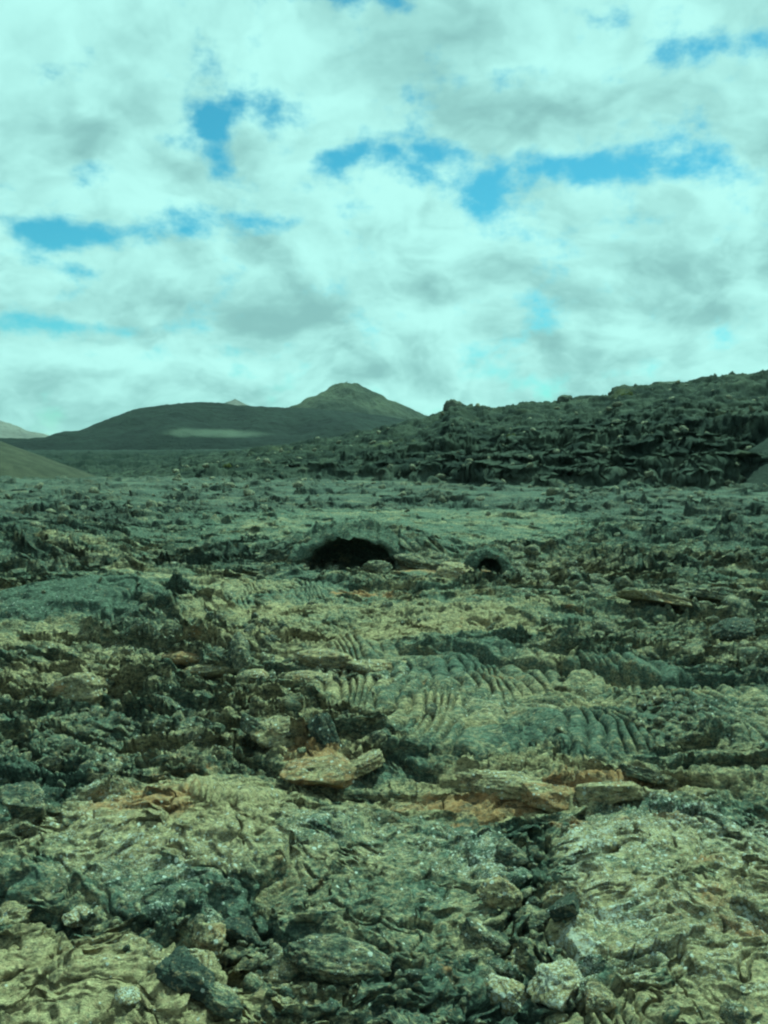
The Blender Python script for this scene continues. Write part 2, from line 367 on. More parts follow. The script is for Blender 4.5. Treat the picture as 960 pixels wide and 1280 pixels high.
def ground_mat():
    m, nt, b = newmat('lava_field'); n = NB(nt)
    tc = n.N.new('ShaderNodeTexCoord')
    a = n.sep(n.attr('tint').outputs['Color']); b2 = n.sep(n.attr('tint2').outputs['Color'])
    lava_nodes(nt, b, tc.outputs['Object'], a[0], a[1], a[2], b2[0])
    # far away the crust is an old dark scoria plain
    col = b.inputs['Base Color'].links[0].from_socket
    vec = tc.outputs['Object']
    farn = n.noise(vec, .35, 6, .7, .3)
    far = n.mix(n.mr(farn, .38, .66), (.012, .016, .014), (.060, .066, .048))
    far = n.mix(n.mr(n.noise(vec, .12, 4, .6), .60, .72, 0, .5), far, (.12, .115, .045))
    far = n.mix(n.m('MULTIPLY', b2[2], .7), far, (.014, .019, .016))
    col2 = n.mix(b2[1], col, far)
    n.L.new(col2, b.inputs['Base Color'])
    return m
def rock_mat(name, tone, ox=0., lich=.3, dark=.3, scale=1.0):
    m, nt, b = newmat(name); n = NB(nt)
    tc = n.N.new('ShaderNodeTexCoord'); oi = n.N.new('ShaderNodeObjectInfo')
    v = n.N.new('ShaderNodeVectorMath'); v.operation = 'ADD'; n.L.new(tc.outputs['Object'], v.inputs[0])
    sc = n.N.new('ShaderNodeVectorMath'); sc.operation = 'SCALE'; n.L.new(oi.outputs['Location'], sc.inputs[0]); sc.inputs['Scale'].default_value = 1.0
    n.L.new(sc.outputs[0], v.inputs[1])
    lava_nodes(nt, b, v.outputs[0], tone, ox, lich, dark, scale)
    return m
M_ground = ground_mat()
M = dict(grey=rock_mat('grey_lava', .15, 0, .25, .35), tan=rock_mat('tan_lava', .75, .25, .4, .1),
         ox=rock_mat('rusty_lava', .8, .62, .3, .05), dark=rock_mat('dark_lava', -.1, 0, .1, .75),
         cave=rock_mat('cave_crust', -.40, 0, -.2, .1, .8), pale=rock_mat('pale_lava', 1.0, .1, .9, 0.))

# ------------------------------------------------------------------ ground sheet
def build_ground():
    a_in = np.linspace(-29.5, 29.5, 1240)
    step = a_in[1] - a_in[0]
    out = [29.5]; s = step
    while out[-1] < 180 - s * 1.02:
        s = min(s * 1.10, 4.0); out.append(out[-1] + s)
    out = np.array(out[1:]); out = 29.5 + (out - 29.5) * ((180 - out[-1] * 0 - 29.5 - 1.0) / (out[-1] - 29.5))
    az = np.radians(np.concatenate([-out[::-1], a_in, out]))
    rs = [.05, .8, 1.6, 2.4, 3.0, 3.4, 3.6]
    while rs[-1] < 60000:
        r = rs[-1]
        if r < 150: d = min(max(.0034, r * r / HC * .0012), r * .0031)
        elif r < 1000: d = max(.5, r * .011)
        else: d = r * .05
        rs.append(r + d)
    rs = np.array(rs)
    A, Rr = np.meshgrid(az, rs)
    X = (np.sin(A) * Rr).astype(f4); Y = (np.cos(A) * Rr).astype(f4)
    print('ground', X.shape, X.size, flush=True)
    shp = X.shape
    Z, ph, rough, rope, rubz, onr, idA, idB, smooth, rp = land(X.ravel(), Y.ravel(), True)
    x = X.ravel(); y = Y.ravel(); r = np.hypot(x, y)
    # lips hang out over the hollows in front of them
    k = 1 - ss(60, 110, r)
    x2 = x + (.25 * ph * perlin(x / .8, y / .8, 101)) * k
    y2 = y - (.55 * np.clip(ph, -.1, .35)) * k * ss(3.6, 4.2, r)
    nr_ = (1 - ss(15, 30, r)) * (1 - .8 * rope)
    x2 = x2 + (.045 * fbm(Z / .16 + x / .9, y / .5, 121, 2) * nr_ + onr * k * .50 * fbm(Z / .45 + x / 9, x / 1.6, 123, 3))
    y2 = y2 + (.060 * fbm(x / .35, Z / .13 + y / .9, 125, 2) * nr_ + onr * k * 1.2 * fbm(x / 2.2, Z / .38 + y / 9, 127, 3)) * ss(3.6, 4.2, r)
    mdk = ss(10, 20, r) * k * (1 - onr)
    y2 = y2 + mdk * .16 * fbm(x / .8, Z / .25 + y / 3, 129, 2)
    Z = np.where(r > 1100, Z * (1 - ss(1100, 1900, r)), Z)
    Z = np.where(r < 3.0, Z.min() * 0 + np.minimum(Z, .1), Z)
    co = np.stack([x2, y2, Z], -1)
    # colour zones of the crust
    t = .10 + .35 * fbm(x / 3.0, y / 1.6, 111, 3) + .55 * (idA - .5) + .3 * (idB - .5)
    for c, rx, ry, w in ((C_pale, 1.2, .7, .9), (C_domeL, 1.1, 1.0, .35), (C_domeR, 1.4, 1.6, .25), (G(680, 985), 1.9, .55, .8), (G(400, 945), .6, .5, .9),
                         (G(90, 850), 1.2, 1.2, .6), (C_pan, 3.5, 2.0, .35), (C_humpT, 1.5, .8, .5), (G(120, 690), 2.5, 2.5, .3),
                         (C_humpL, 2.2, 1.6, -.6), (G(30, 1000), .6, .7, -.6), (G(1000, 740), 5, 3, -.1)):
        t = t + w * (1 - ss(.6, 1.1, ell(x, y, c, rx, ry) + .15 * perlin(x / .4, y / .4, 113)))
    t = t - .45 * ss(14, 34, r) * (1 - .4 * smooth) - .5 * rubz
    ox = -.22 + .55 * fbm(x / 1.3, y / .7, 115, 3)
    for c, rx, ry, w in ((G(200, 1010), .6, .8, .5), (G(395, 950), .45, .4, 1.1), (G(580, 995), 1.1, .3, 1.0), (G(750, 985), .7, .3, .8), (G(790, 1035), 1.0, .25, .6),
                         (G(480, 745), 1.4, .5, .8), (G(560, 712), 2.0, 1.2, .9), (G(820, 760), 1.6, .6, .6), (G(250, 815), .6, .4, .5), (G(900, 1150), .8, .9, .25)):
        ox = ox + w * (1 - ss(.4, 1.1, ell(x, y, c, rx, ry) + .2 * perlin(x / .3, y / .3, 116)))
    ox = ox - .5 * rubz
    li = -.15 + .6 * perlin(x / 1.5, y / 1.5, 117)
    for c, rx, ry, w in ((C_domeL, 1.3, 1.1, .7), (C_domeR, 1.4, 1.7, .9), (C_domeM, 1.0, 1.2, .5), (G(680, 1230), .4, .4, .9), (G(250, 1200), .8, .5, .5)):
        li = li + w * (1 - ss(.6, 1.1, ell(x, y, c, rx, ry)))
    li = li - 1.2 * ss(12, 30, r) - 1.3 * rubz
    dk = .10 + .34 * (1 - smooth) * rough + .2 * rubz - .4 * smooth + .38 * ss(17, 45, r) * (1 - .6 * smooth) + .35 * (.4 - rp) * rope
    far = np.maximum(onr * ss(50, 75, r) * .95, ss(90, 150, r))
    one = np.ones_like(t)
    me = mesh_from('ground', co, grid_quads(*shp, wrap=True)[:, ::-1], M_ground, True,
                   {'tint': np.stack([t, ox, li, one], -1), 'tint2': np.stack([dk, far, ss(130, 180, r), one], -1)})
    o = link('ground', me); o['kind'] = 'structure'
build_ground()
print('T ground', round(time.time() - T0, 1), flush=True)

# ------------------------------------------------------------------ hills
def hill_mat(name, c1, c2, patch=None, streak=1.0):
    m, nt, b = newmat(name); n = NB(nt)
    tc = n.N.new('ShaderNodeTexCoord'); v = tc.outputs['Object']
    f = n.mr(n.noise(v, .012 * streak, 6, .62, .5), .36, .66)
    col = n.mix(f, c1, c2)
    sp = n.mr(n.noise(v, .11 * streak, 5, .7), .50, .62)
    col = n.mix(n.m('MULTIPLY', sp, .5), col, tuple(c * .45 for c in c1))
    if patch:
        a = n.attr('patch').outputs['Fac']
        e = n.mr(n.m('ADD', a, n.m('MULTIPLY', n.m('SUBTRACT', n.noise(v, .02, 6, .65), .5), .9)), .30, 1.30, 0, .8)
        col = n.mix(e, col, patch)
    n.L.new(col, b.inputs['Base Color'])
    n.L.new(n.bump(n.noise(v, .06 * streak, 8, .65), .9, 9 / streak), b.inputs['Normal'])
    return m
def hill_range(name, D, xs, ys, depth, mat, seed, rough=4., patch=None, nx=420, ny=120, sharp=1.6):
    """a long hill whose crest, D metres away, rises as the skyline rises; slopes fall off before and behind it"""
    px = np.linspace(xs[0], xs[-1], nx)
    X = (px - 480) / FPX * D
    top = HC + (YH - np.interp(px, xs, ys)) / FPX * D
    top = np.convolve(np.pad(top, 3, 'edge'), np.ones(7) / 7, 'valid') + .9 * fbm(X / 45, X * 0, seed + 30, 4)
    v = np.linspace(-1, 1, ny)
    XX, VV = np.meshgrid(X, v)
    tt = np.tile(top, (ny, 1))
    YY = D + VV * depth
    w = np.clip(1 - np.abs(VV), 0, 1) ** (1 / sharp) if sharp > 1 else np.clip(1 - np.abs(VV), 0, 1)
    w = 1 - (1 - np.clip(1 - np.abs(VV), 0, 1)) ** sharp
    g = fbm(XX / 130, YY / 220, seed, 4) ; rg = ridged(XX / 60, YY / 190, seed + 9, 3)
    ZZ = tt * w + rough * (g * 2.0 * np.sin(np.pi * np.clip(w, 0, 1)) + rg * .5 * w * (1 - w) * 4 + .35 * fbm(XX / 14, YY / 14, seed + 5, 3) * w)
    ZZ = np.where(w <= .001, -6, ZZ) - 2
    co = np.stack([XX, YY, ZZ], -1).reshape(-1, 3)
    attrs = {}
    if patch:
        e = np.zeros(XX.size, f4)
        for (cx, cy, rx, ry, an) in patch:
            sx = 480 + FPX * co[:, 0] / co[:, 1]; sy = YH - FPX * (co[:, 2] - HC) / co[:, 1]   # sunlit patch between cloud shadows, painted paler on the slope
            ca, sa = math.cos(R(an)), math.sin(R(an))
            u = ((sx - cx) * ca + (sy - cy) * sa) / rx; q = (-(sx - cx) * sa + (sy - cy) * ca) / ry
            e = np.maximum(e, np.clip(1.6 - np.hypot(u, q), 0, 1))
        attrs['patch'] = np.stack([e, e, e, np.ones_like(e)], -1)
    me = mesh_from(name, co, grid_quads(ny, nx), mat, True, attrs)
    o = link(name, me); o['kind'] = 'structure'; return o
def cone(name, c, z0, rad, height, mat, seed, crater=.0, rough=.04, curve=1.15, n=260, foot=None):
    th = np.linspace(0, 2 * np.pi, n, endpoint=False); s = np.linspace(0, 1, 110)
    TH, SS = np.meshgrid(th, s)
    cx = np.cos(TH); sy = np.sin(TH)
    w = (1 - SS) ** curve
    if crater: w = np.where(SS < crater, w - (crater - SS) * 1.2 * (.6 + .4 * cx), w)
    rr = rad * SS * (1 + .10 * perlin(cx * 1.5 + 5, sy * 1.5, seed))
    X = c[0] + rr * cx; Y = c[1] + rr * sy
    gul = ridged(TH * 5, SS * 1.5, seed + 2, 3) * SS * (1 - SS) * 1.2
    gul[:, -1] = gul[:, 0]
    q = rad / 6.
    Z = z0 + height * w + height * rough * (fbm(X / q, Y / q, seed + 4, 5) * 1.6 * (1 - SS ** 3) + gul * .8)
    co = np.stack([X, Y, Z], -1).reshape(-1, 3)
    me = mesh_from(name, co, grid_quads(len(s), n, wrap=True), mat)
    o = link(name, me); o['kind'] = 'structure'; return o

MH_dark = hill_mat('cloud_shaded_scoria', (.006, .009, .008), (.016, .021, .017), patch=(.095, .105, .080))  # cloud shadow painted as darker scoria, patch colour paints the sunlit gap
MH_cone = hill_mat('brown_scoria', (.030, .035, .025), (.076, .080, .052), streak=.8)
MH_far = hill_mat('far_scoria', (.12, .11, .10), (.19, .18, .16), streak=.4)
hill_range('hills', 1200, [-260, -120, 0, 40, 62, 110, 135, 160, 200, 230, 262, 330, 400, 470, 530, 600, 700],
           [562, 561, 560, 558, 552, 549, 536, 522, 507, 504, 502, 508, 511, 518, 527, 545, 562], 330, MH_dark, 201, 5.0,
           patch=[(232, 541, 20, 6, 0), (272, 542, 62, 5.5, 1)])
D = 1650.; cx, cy, cz = AT(434, 474, D)
cone('hills', (cx, cy), -4, 172 * D / FPX, cz + 4, MH_cone, 211, crater=.07, rough=.03, curve=1.0)
D = 2900.; cx, cy, cz = AT(294, 499, D)
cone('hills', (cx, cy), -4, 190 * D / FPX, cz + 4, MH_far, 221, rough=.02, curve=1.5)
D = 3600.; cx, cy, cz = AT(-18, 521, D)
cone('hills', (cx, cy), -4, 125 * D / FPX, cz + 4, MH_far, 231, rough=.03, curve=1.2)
# smooth ash slopes to the left and to the right of the plain
def ash_mat(name, c1, c2):
    m, nt, b = newmat(name); n = NB(nt)
    tc = n.N.new('ShaderNodeTexCoord'); v = tc.outputs['Object']
    col = n.mix(n.mr(n.noise(v, .5, 5, .65, .4), .35, .65), c1, c2)
    col = n.mix(n.mr(n.noise(v, 3.5, 4, .7), .56, .64, 0, .6), col, (.03, .03, .028))
    n.L.new(col, b.inputs['Base Color']); n.L.new(n.bump(n.noise(v, 3.0, 6, .7), .6, .25), b.inputs['Normal']); return m
MA = ash_mat('brown_ash', (.034, .035, .025), (.056, .055, .038))
MB = ash_mat('grey_ash', (.016, .020, .017), (.032, .036, .030))
cone('hills', (-79.5, 92), -1, 46, 19.0, MA, 241, rough=.012, curve=1.0)
cone('hills', (45, 73), -1, 22, 11.5, MB, 251, rough=.02, curve=1.0)
print('T hills', round(time.time() - T0, 1), flush=True)


# ------------------------------------------------------------------ loose rock pieces
def noise3(p, sc, seed, octs=4, rid=False):
    """cheap 3-D noise from three planes"""
    f = ridged if rid else fbm
    q = p * sc
    return (f(q[:, 0] + 3.1, q[:, 1], seed, octs) + f(q[:, 1] + 7.7, q[:, 2], seed + 20, octs) + f(q[:, 2], q[:, 0] + 1.3, seed + 40, octs)) / 3
_ICO = {}
def ico(sub):
    if sub not in _ICO:
        import bmesh
        bm = bmesh.new(); bmesh.ops.create_icosphere(bm, subdivisions=sub, radius=1)
        co = np.array([v.co[:] for v in bm.verts]); fa = np.array([[v.index for v in f.verts] for f in bm.faces]); bm.free()
        _ICO[sub] = (co, fa)
    return _ICO[sub]
rng = np.random.default_rng(7)
def rock_co(size, seed, sub=5, facets=13, block=.9, rough=.15, bend=0.0, plate=False):
    co, fa = ico(sub); rg = np.random.default_rng(seed)
    r = np.ones(len(co)) * 1.25
    for k in range(facets):                                  # planes cut from a ball give broken faces
        nn = rg.normal(size=3)
        if plate: nn[2] *= .18
        if plate and k < 3: nn = np.array([rg.normal() * .12, rg.normal() * .12, 1.0 if k != 1 else -1.0])
        nn /= np.linalg.norm(nn)
        d = co @ nn; lim = rg.uniform(.46, .90) if not (plate and k < 3) else rg.uniform(.38, .5)
        r = np.where(d > 1e-3, np.minimum(r, lim / np.maximum(d, 1e-3)), r)
    p = co * (r * block + (1 - block))[:, None]
    nrm = co
    p = p + nrm * (rough * (noise3(co, 1.5, seed, 4) * 1.6 + .8 * noise3(co, 3.5, seed + 3, 5, True) + .25 * noise3(co, 14, seed + 7, 3)))[:, None]
    p = p * np.array(size)
    if bend: p[:, 2] -= bend * p[:, 0] ** 2; p[:, 1] += bend * .8 * p[:, 0] ** 2
    return p, fa
def rot(p, rx, ry, rz):
    for ax, a in ((0, rx), (1, ry), (2, rz)):
        c, s = math.cos(R(a)), math.sin(R(a)); i, j = [(1, 2), (2, 0), (0, 1)][ax]
        q = p.copy(); q[:, i] = c * p[:, i] - s * p[:, j]; q[:, j] = s * p[:, i] + c * p[:, j]; p = q
    return p
def put(name, label, cat, px, py, size, rotd, mat, seed, sink=.3, group=None, **kw):
    """a rock whose foot lies on the lava where the photograph shows it"""
    x, y, z = hit(px, py)
    if name == 'lava_slab': kw = dict(plate=True, facets=14, block=1.0, rough=.10); size = (size[0], size[1] * 1.1, size[2] * 1.9)
    p, fa = rock_co(np.array(size) * np.array([.88, .88, .75]), seed, **kw); p = rot(p, *rotd)
    h = -p[:, 2].min()
    me = mesh_from(name, p, fa, M[mat], True)
    o = link(name, me); o.location = (x, y, z + h * (1 - 2 * sink) * .55)
    o['label'] = label; o['category'] = cat
    if group: o['group'] = group
    return o
def vault(name, label, px, py, w, h, depth, mat, seed, lean=0.0, thick=.16):
    """a hollow blister of crust, open towards the road, dark inside"""
    x, y, z = (CAVE[0], CAVE[1], -.12) if w > 2 else hit(px, py)
    na, nd, nl = 110, 50, 14
    a = np.linspace(-.25, math.pi + .25, na)
    ca, sa = np.cos(a), np.sin(a) * (1 + .30 * lean * np.cos(a))
    def ring(wd, hh, yy): return np.stack([ca * wd, yy + 0 * a, sa * hh], -1)
    rings = []
    for q in np.linspace(1, 0, nd):                          # the hollow, from its end to its mouth
        tp = math.sqrt(max(0, 1 - (q * .985) ** 3))
        rings.append(ring(w / 2 * (tp * .9 + .1) * (1 - q ** 12), h * tp * (1 - q ** 12), q * depth + .02))
    for q in np.linspace(0, 1, nl)[1:]:                      # the broken face round the mouth
        rings.append(ring(w / 2 + .35 * w * q ** 1.3, h + thick * math.sin(q * 1.57), -.07 * w * math.sin(q * 3.14) + .35 * w * q * q))
    for q in np.linspace(0, 1, nd)[1:]:                      # the back of the mound
        tp = math.sqrt(max(0, 1 - (q * .99) ** 2)) 
        rings.append(ring((w / 2 + .35 * w) * (tp * .85 + .15) * (1 - q ** 14), (h + thick) * tp * (1 - q ** 14), .35 * w + q * depth * .95))
    co = np.concatenate(rings); nr = len(rings)
    co = co + .16 * h * np.stack([noise3(co, 2.5 / w, seed + k, 4) for k in (0, 60, 120)], -1) * np.array([2, 2, 1])
    nn = np.tile(np.stack([ca, 0 * a, np.sin(a)], -1), (nr, 1))
    co = co + nn * (.10 * h * noise3(co, 8 / w, seed + 200, 4, True))[:, None]
    out_ = np.repeat(np.clip((np.arange(nr) - nd) / nl, 0, 1), na)
    F1, F2, dx, dy, a1, a2 = worley(co[:, 0] * 2.2 / w ** .5, co[:, 1] * 2.0 / w ** .5, seed)
    co[:, 2] += out_ * h * (.22 * ridged(co[:, 0] / .5, co[:, 1] / .4, seed + 4, 3) - .12 + .45 * (a1 - .5) + .5 * dx * (a2 - .5)) * (.3 + .7 * np.abs(np.sin(np.tile(a, nr))))
    qs = grid_quads(nr, na)[:, ::-1]
    me = mesh_from(name, co, qs, M[mat], True)
    o = link(name, me); o.location = (x, y, z - .07)
    o['label'] = label; o['category'] = 'lava cave'
    return o

vault('lava_cave', 'wide low dark cave mouth under an arched crust in mid-plain, largest opening of all', 440, 712, 2.3, .84, 2.2, 'cave', 301, thick=.07)
vault('lava_cave', 'small square dark cave hole just right of the pale ledge, in mid-plain', 612, 713, .60, .32, 1.0, 'cave', 302)

P = put
G1 = 'loose lava blocks lying on the crust'
P('lava_boulder', 'small pale boulder resting in the mouth of the largest cave', 'boulder', 470, 712, (.32, .3, .24), (0, 0, 20), 'grey', 401, group=G1)
P('lava_boulder', 'low grey hump of rock joined to the right end of the largest cave', 'boulder', 533, 706, (.85, .7, .34), (0, 8, -15), 'grey', 402, .35, G1)
P('lava_boulder', 'tan rock standing beside the pointed rock right of the largest cave', 'boulder', 572, 716, (.38, .4, .26), (0, 0, 40), 'tan', 403, .3, G1)
P('lava_slab', 'long thin rusty slab leaning over a dark slot, right of centre', 'rock slab', 822, 752, (.8, .5, .12), (-14, 9, -10), 'tan', 404, .2, 'tilted slabs of lava crust')
P('lava_slab', 'dark-edged slab just above the dark slot, near the right edge of the plain', 'rock slab', 868, 747, (.8, .5, .12), (-18, 6, -8), 'grey', 405, .1, 'tilted slabs of lava crust')
P('lava_boulder', 'dark rounded boulder at the right edge, level with the long rusty slab', 'boulder', 915, 795, (.42, .42, .30), (0, -10, 30), 'dark', 406, .3, G1)
# tubes and toes of the folded hump left of centre
G2 = 'rounded lava toes folded over each other'
P('lava_toe', 'short rusty lava toe at the left end of the folded toes', 'lava toe', 232, 824, (.34, .20, .11), (0, 4, -18), 'ox', 411, .25, G2, facets=3, block=.45, bend=.25)
P('lava_toe', 'long tan lava toe below the short rusty toe', 'lava toe', 262, 840, (.50, .18, .11), (0, -4, 6), 'tan', 412, .25, G2, facets=3, block=.45, bend=.15)
P('lava_toe', 'thick tan lava toe with a blunt bright end, at right of the folded toes', 'lava toe', 408, 828, (.48, .22, .15), (0, 2, -12), 'tan', 413, .25, G2, facets=4, block=.5, bend=.1)
P('lava_toe', 'grey lava toe standing upright between the left and right folded toes', 'lava toe', 300, 822, (.16, .3, .26), (25, 10, 20), 'grey', 414, .25, G2, facets=4, block=.5)
P('lava_toe', 'slim tan lava toe under the thick blunt toe', 'lava toe', 385, 850, (.42, .15, .09), (0, 2, -8), 'tan', 415, .25, G2, facets=3, block=.45, bend=.2)
P('lava_toe', 'stubby tan lava toe low in the dark gap of the folded hump', 'lava toe', 318, 850, (.22, .2, .11), (0, 0, 12), 'tan', 416, .25, G2, facets=4, block=.5)
P('lava_toe', 'curved tan lava toe wrapped over the ropy crust, right of the folded toes', 'lava toe', 470, 838, (.42, .16, .12), (0, 5, 28), 'tan', 417, .25, G2, facets=3, block=.45, bend=-.3)
# slabs and blocks in the middle distance
G3 = 'tilted slabs of lava crust'
P('lava_slab', 'dark triangular slab tilted up, left of the bright orange rock', 'rock slab', 330, 930, (.40, .30, .12), (-30, 28, -20), 'grey', 421, .2, G3)
P('lava_boulder', 'tan block between the dark triangular slab and the orange rock', 'boulder', 352, 918, (.26, .26, .17), (10, 0, 15), 'tan', 422, .2, G1)
P('lava_slab', 'tall narrow dark slab behind the bright orange rock', 'rock slab', 408, 925, (.16, .22, .26), (0, -20, -12), 'dark', 423, .2, G3)
P('lava_boulder', 'bright orange weathered rock left of the white-topped wedge', 'boulder', 385, 968, (.36, .34, .17), (0, 0, 10), 'ox', 424, .3, G1)
P('lava_slab', 'pale wedge of rock with a dark shadow beneath, right of the orange rock', 'rock slab', 455, 965, (.30, .28, .09), (-16, -14, 20), 'tan', 425, .15, G3)
P('lava_slab', 'long tan cushion of crust in the middle of the rusty strip', 'rock slab', 630, 985, (.62, .26, .12), (-6, 3, -8), 'tan', 426, .25, G3, facets=12, block=.7, rough=.24)
P('lava_slab', 'knobbly tan cushion with a round hole at its right, on the rusty strip', 'rock slab', 690, 1002, (.36, .24, .13), (-8, 4, -12), 'ox', 427, .25, G3, facets=12, block=.7, rough=.24)
P('lava_slab', 'smooth tan shell of crust at the right end of the rusty strip', 'rock slab', 770, 993, (.30, .20, .10), (-18, -6, 6), 'tan', 428, .25, G3, facets=12, block=.7, rough=.24)
P('lava_slab', 'leaning grey plate directly above the smooth tan shell', 'rock slab', 805, 975, (.34, .2, .07), (-25, 12, -14), 'grey', 429, .2, G3)
P('lava_boulder', 'round tan block beside the dark gap in the folded hump, at far left', 'boulder', 105, 872, (.34, .32, .28), (0, 0, 30), 'tan', 430, .25, G1)
P('lava_boulder', 'blue-grey angular block at the left edge, below the round tan block', 'boulder', 35, 1010, (.20, .22, .20), (10, 0, 10), 'grey', 431, .3, G1)
P('lava_boulder', 'small grey block at the upper left corner of the speckled left foreground dome', 'boulder', 62, 960, (.16, .16, .13), (0, 15, 50), 'grey', 432, .3, G1)
# rubble cleft in the foreground
P('lava_boulder', 'grey-green boulder at the head of the rubble cleft, above the dark hole', 'boulder', 640, 1075, (.17, .16, .12), (0, 0, 30), 'grey', 441, .25, G1)
P('lava_boulder', 'tan-topped rock at the left rim of the rubble cleft', 'boulder', 624, 1125, (.15, .15, .12), (0, 10, 12), 'tan', 442, .25, G1)
P('lava_slab', 'pointed grey wedge leaning into the left of the rubble cleft', 'rock slab', 612, 1185, (.19, .16, .08), (-10, 30, -24), 'grey', 443, .25, G3)
P('lava_boulder', 'rounded grey boulder filling the middle of the rubble cleft', 'boulder', 668, 1160, (.16, .17, .12), (0, 0, 70), 'grey', 444, .25, G1)
P('lava_boulder', 'pale tan boulder with a pitted top at the right of the rubble cleft foot', 'boulder', 700, 1235, (.19, .17, .13), (0, -8, 15), 'pale', 445, .25, G1)
P('lava_boulder', 'pale lichen-spotted rock at the bottom centre of the rubble cleft', 'boulder', 645, 1252, (.14, .14, .12), (12, 8, 45), 'pale', 446, .25, G1)
P('lava_boulder', 'small brown rock wedged beside the pitted pale boulder', 'boulder', 745, 1255, (.10, .12, .09), (0, 8, 10), 'tan', 447, .25, G1)
P('lava_slab', 'thin dark plate leaning against the middle boulder of the cleft', 'rock slab', 705, 1140, (.15, .13, .05), (-30, -25, 30), 'dark', 448, .2, G3)
# dark rubble belts, lower left
P('lava_boulder', 'long smooth lichen-covered boulder lying in the lower middle, biggest of the foreground', 'boulder', 412, 1205, (.32, .17, .13), (0, 6, -12), 'grey', 451, .34, G1, facets=4, block=.5)
P('lava_boulder', 'hollowed dark block left of the long smooth boulder', 'boulder', 300, 1175, (.15, .15, .14), (0, 20, 12), 'dark', 452, .2, G1)
P('lava_boulder', 'tan hooked rock left of the hollowed dark block', 'boulder', 262, 1180, (.12, .13, .12), (10, 0, -24), 'tan', 453, .22, G1)
P('lava_boulder', 'brown rounded rock at the left edge, above the pale slab', 'boulder', 22, 1150, (.15, .14, .11), (0, 0, 10), 'tan', 454, .25, G1)
P('lava_boulder', 'dark jagged rock in the black hollow at the lower left', 'boulder', 235, 1235, (.20, .13, .11), (0, 14, -22), 'dark', 455, .25, G1)
P('lava_boulder', 'small white-crusted rock on the rim of the pale slab', 'boulder', 160, 1245, (.08, .07, .05), (0, 0, 30), 'pale', 456, .2, G1)
P('lava_boulder', 'flat white-crusted rock in the belt of dark rubble, upper left of the hooked rock', 'boulder', 95, 1150, (.10, .09, .06), (0, 0, -30), 'pale', 457, .2, G1)
P('lava_slab', 'grey plate tilted over the black hollow, right of the jagged rock', 'rock slab', 275, 1262, (.19, .12, .05), (-12, 18, -24), 'grey', 458, .2, G3)
# crags on the ridge
def crag(label, px, py, dist, size, seed, mat='dark'):
    x, y, z = AT(px, py, dist); p, fa = rock_co(size, seed, sub=4, rough=.22, facets=12, block=.8)
    g = gz(x, y); o = link('lava_crag', mesh_from('lava_crag', p, fa, M[mat])); o.location = (x, y, max(g - size[2] * .2, z - size[2] * .8))
    o['label'] = label; o['category'] = 'crag'; o['group'] = 'crags on the crest of the lava ridge'
crag('twin-knobbed dark crag standing highest at the left end of the ridge crest', 568, 503, 118, (1.1, 1.3, 1.0), 471)
crag('low dark crag just right of the twin-knobbed crag on the crest', 602, 509, 118, (1.6, 1.4, .9), 472)
crag('square dark crag at the step of the ridge crest, right of centre', 778, 484, 118, (1.9, 1.6, 1.1), 473)
crag('long low crag on the crest between the step and the right edge', 835, 480, 118, (2.6, 1.6, .9), 474)
crag('small pointed crag alone on the crest between the two larger crags', 707, 498, 118, (.9, .9, .8), 475)

# loose stones nobody could count
def rubble():
    rg = np.random.default_rng(5); cos = []; fas = []; base = 0
    protos = [rock_co((1, rg.uniform(.7, 1), rg.uniform(.45, .8)), 500 + k, sub=2, facets=9, block=1.0, rough=.06) for k in range(14)]
    pts = []
    def along(path, n, spread, s0, s1):
        for _ in range(n):
            k = rg.integers(len(path) - 1); t = rg.random()
            a, b = path[k], path[k + 1]
            pts.append((a[0] + (b[0] - a[0]) * t + rg.normal() * spread, a[1] + (b[1] - a[1]) * t + rg.normal() * spread, s0 * (s1 / s0) ** (rg.random() ** 1.8)))
    along(CRACK, 150, .15, .012, .06); along(BAND, 130, .15, .012, .06); along(BAND2, 100, .13, .012, .055)
    along([G(-20, 930), G(60, 960), G(120, 900), G(40, 1040)], 200, .35, .02, .10)
    along([G(380, 700), G(440, 712), G(500, 700)], 60, .3, .05, .2)
    along([G(300, 800), G(330, 840), G(430, 850)], 160, .4, .03, .11)
    along([G(620, 690), G(760, 740), G(960, 800)], 320, 1.2, .05, .28)
    along([G(820, 870), G(850, 900), G(830, 930)], 160, .25, .02, .09)
    for _ in range(600):
        r = rg.uniform(62, 116); a = rg.uniform(-R(14), R(29)); pts.append((r * math.sin(a), r * math.cos(a), .07 + .45 * rg.random() ** 4))
    NP = len(pts)
    for _ in range(2600):
        r = 4.2 * (70 / 4.2) ** rg.random(); a = rg.uniform(-R(29), R(29)); s = rg.random() ** 3
        pts.append((r * math.sin(a), r * math.cos(a), (.008 + .05 * s) * (1 + r / 9)))
    pts = np.array(pts); z, _ = land(pts[:, 0], pts[:, 1])
    z2, _, rough, *_ = land(pts[:, 0], pts[:, 1], True)
    for k, (x, y, s) in enumerate(pts):
        if k > NP and rough[k] < .35 * rg.random(): continue
        p, fa = protos[rg.integers(14)]
        p = rot(p * s, *rg.uniform(-60, 60, 3)) + np.array([x, y, z[k] + s * .18])
        cos.append(p); fas.append(fa + base); base += len(p)
    o = link('rubble', mesh_from('rubble', np.concatenate(cos), np.concatenate(fas), M['grey'], False))
    o['label'] = 'loose broken lava stones strewn over the crust'; o['kind'] = 'stuff'; o['category'] = 'rubble'
rubble()

